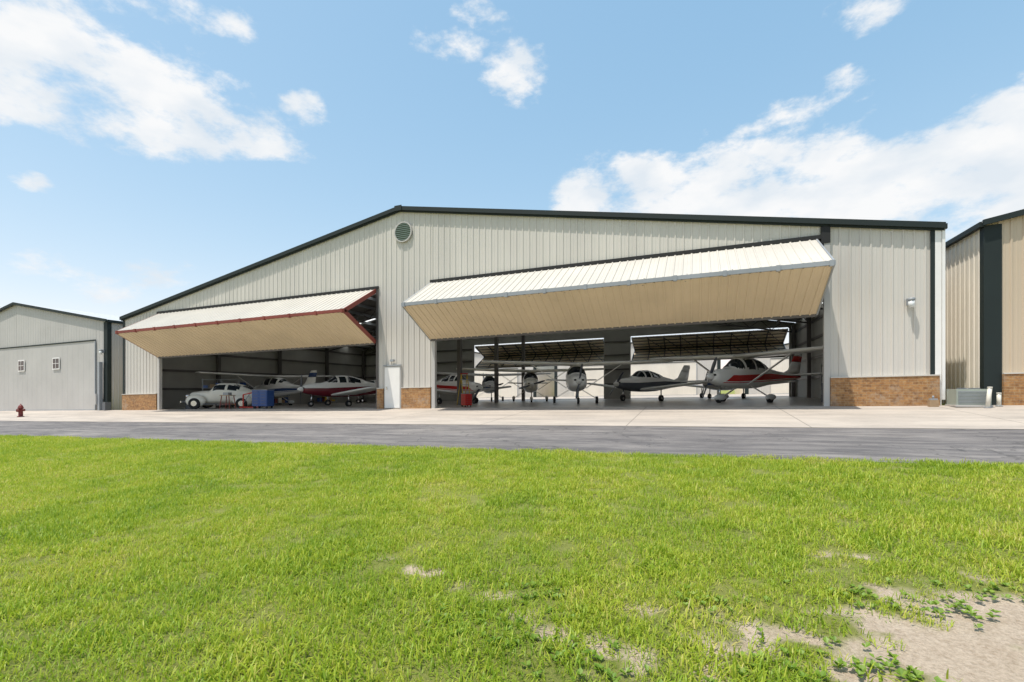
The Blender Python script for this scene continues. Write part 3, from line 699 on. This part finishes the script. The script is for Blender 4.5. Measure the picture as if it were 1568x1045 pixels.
def MA(op,a,b_=None,c_=None): return mathn(nt,op,a,b_,c_)
sr=nt.nodes.new('ShaderNodeSeparateColor'); nt.links.new(sky.outputs[0],sr.inputs[0]); cb=nt.nodes.new('ShaderNodeCombineColor')
for k,(gam,mul) in enumerate(((.85,1.9),(.55,2.6),(.4,3.3))): nt.links.new(MA('MULTIPLY',MA('POWER',sr.outputs[k],gam),mul),cb.inputs[k])
skyc=cb.outputs[0]
az=MA('MULTIPLY',MA('ARCTAN2',sp.outputs[0],sp.outputs[1]),57.2958); el=MA('MULTIPLY',MA('ARCSINE',sp.outputs[2]),57.2958)
CL=[(-66,27.5,8,4,1.1),(-58,26.5,7,3.2,1.1),(-57.5,23.6,6,2.0,1.1),(-50.5,25.4,5,2.0,1.05),(-44.4,28.0,2,1.6,1.05),(-68,24,6,3,.9),(-55,33,8,2,.4),
 (-28.5,35.5,4,1.6,.8),(-20.5,33.5,3.4,2.0,1.1),(-24.5,38.5,4,2,.6),
 (-11.5,21.0,4.5,3.4,1.1),(-4.6,21.0,6,3.6,1.3),(3.6,20.5,7,3.8,1.3),(10.5,20.5,5,4,1.2),(17,18,7,3.5,1.3),(24,18.5,8,4.2,1.3),(5,26,4,1.2,.6),(10.2,26.7,4.5,1.3,.75),(14,28,3,1.2,.55),
 (17,32.8,5,1.6,.65),(-58,10,9,2,.65),(-66,17.2,1.4,.7,.75),(0,17,22,3,.9)]
mk=None
for a_,e_,w_,h_,am in CL:
    dx=MA('DIVIDE',MA('SUBTRACT',az,a_),w_*1.35); dy=MA('DIVIDE',MA('SUBTRACT',el,e_),h_*1.35)
    d=MA('SUBTRACT',am,MA('ADD',MA('MULTIPLY',dx,dx),MA('MULTIPLY',dy,dy)))
    mk=d if mk is None else MA('SMOOTH_MAX',mk,d,.15)
mk=MA('MAXIMUM',mk,-1.)
mpn=nt.nodes.new('ShaderNodeMapping'); mpn.inputs['Scale'].default_value=(1,1,1.9); nt.links.new(tc.outputs['Generated'],mpn.inputs[0])
def nz(sc_,de,ro,di=0):
    n=nt.nodes.new('ShaderNodeTexNoise'); n.inputs['Scale'].default_value=sc_; n.inputs['Detail'].default_value=de; n.inputs['Roughness'].default_value=ro; n.inputs['Distortion'].default_value=di; nt.links.new(mpn.outputs[0],n.inputs['Vector']); return n.outputs['Fac']
n1=nz(11,9,.62,0); n2=nz(9,4,.5)
den=MA('MULTIPLY_ADD',MA('SUBTRACT',n1,.5),3.4,MA('SUBTRACT',MA('MULTIPLY',mk,.85),.22))
mr=nt.nodes.new('ShaderNodeMapRange'); mr.interpolation_type='SMOOTHSTEP'; nt.links.new(den,mr.inputs[0]); mr.inputs[1].default_value=-.1; mr.inputs[2].default_value=.75; mr.inputs[3].default_value=0; mr.inputs[4].default_value=.96
cc=ramp(nt,n2,[(.35,(5.2,5.6,6.0)),(.6,(6.5,6.5,6.5))])
nt.links.new(mix(nt,mr.outputs[0],skyc,cc),bg.inputs[0])

# ---------------------------------------------------------------- camera
cd=bpy.data.cameras.new('camera'); cam=bpy.data.objects.new('camera',cd); scene.collection.objects.link(cam); scene.camera=cam
cd.sensor_width=36; cd.lens=734/1568*36; cd.shift_y=75.5/1568; cd.clip_end=3000; cd.clip_start=.05
cam.location=(0,0,.65); cam.rotation_euler=(math.radians(90),0,math.radians(21.04))
scene.view_settings.view_transform='Standard'; scene.view_settings.look='None'; scene.view_settings.exposure=0
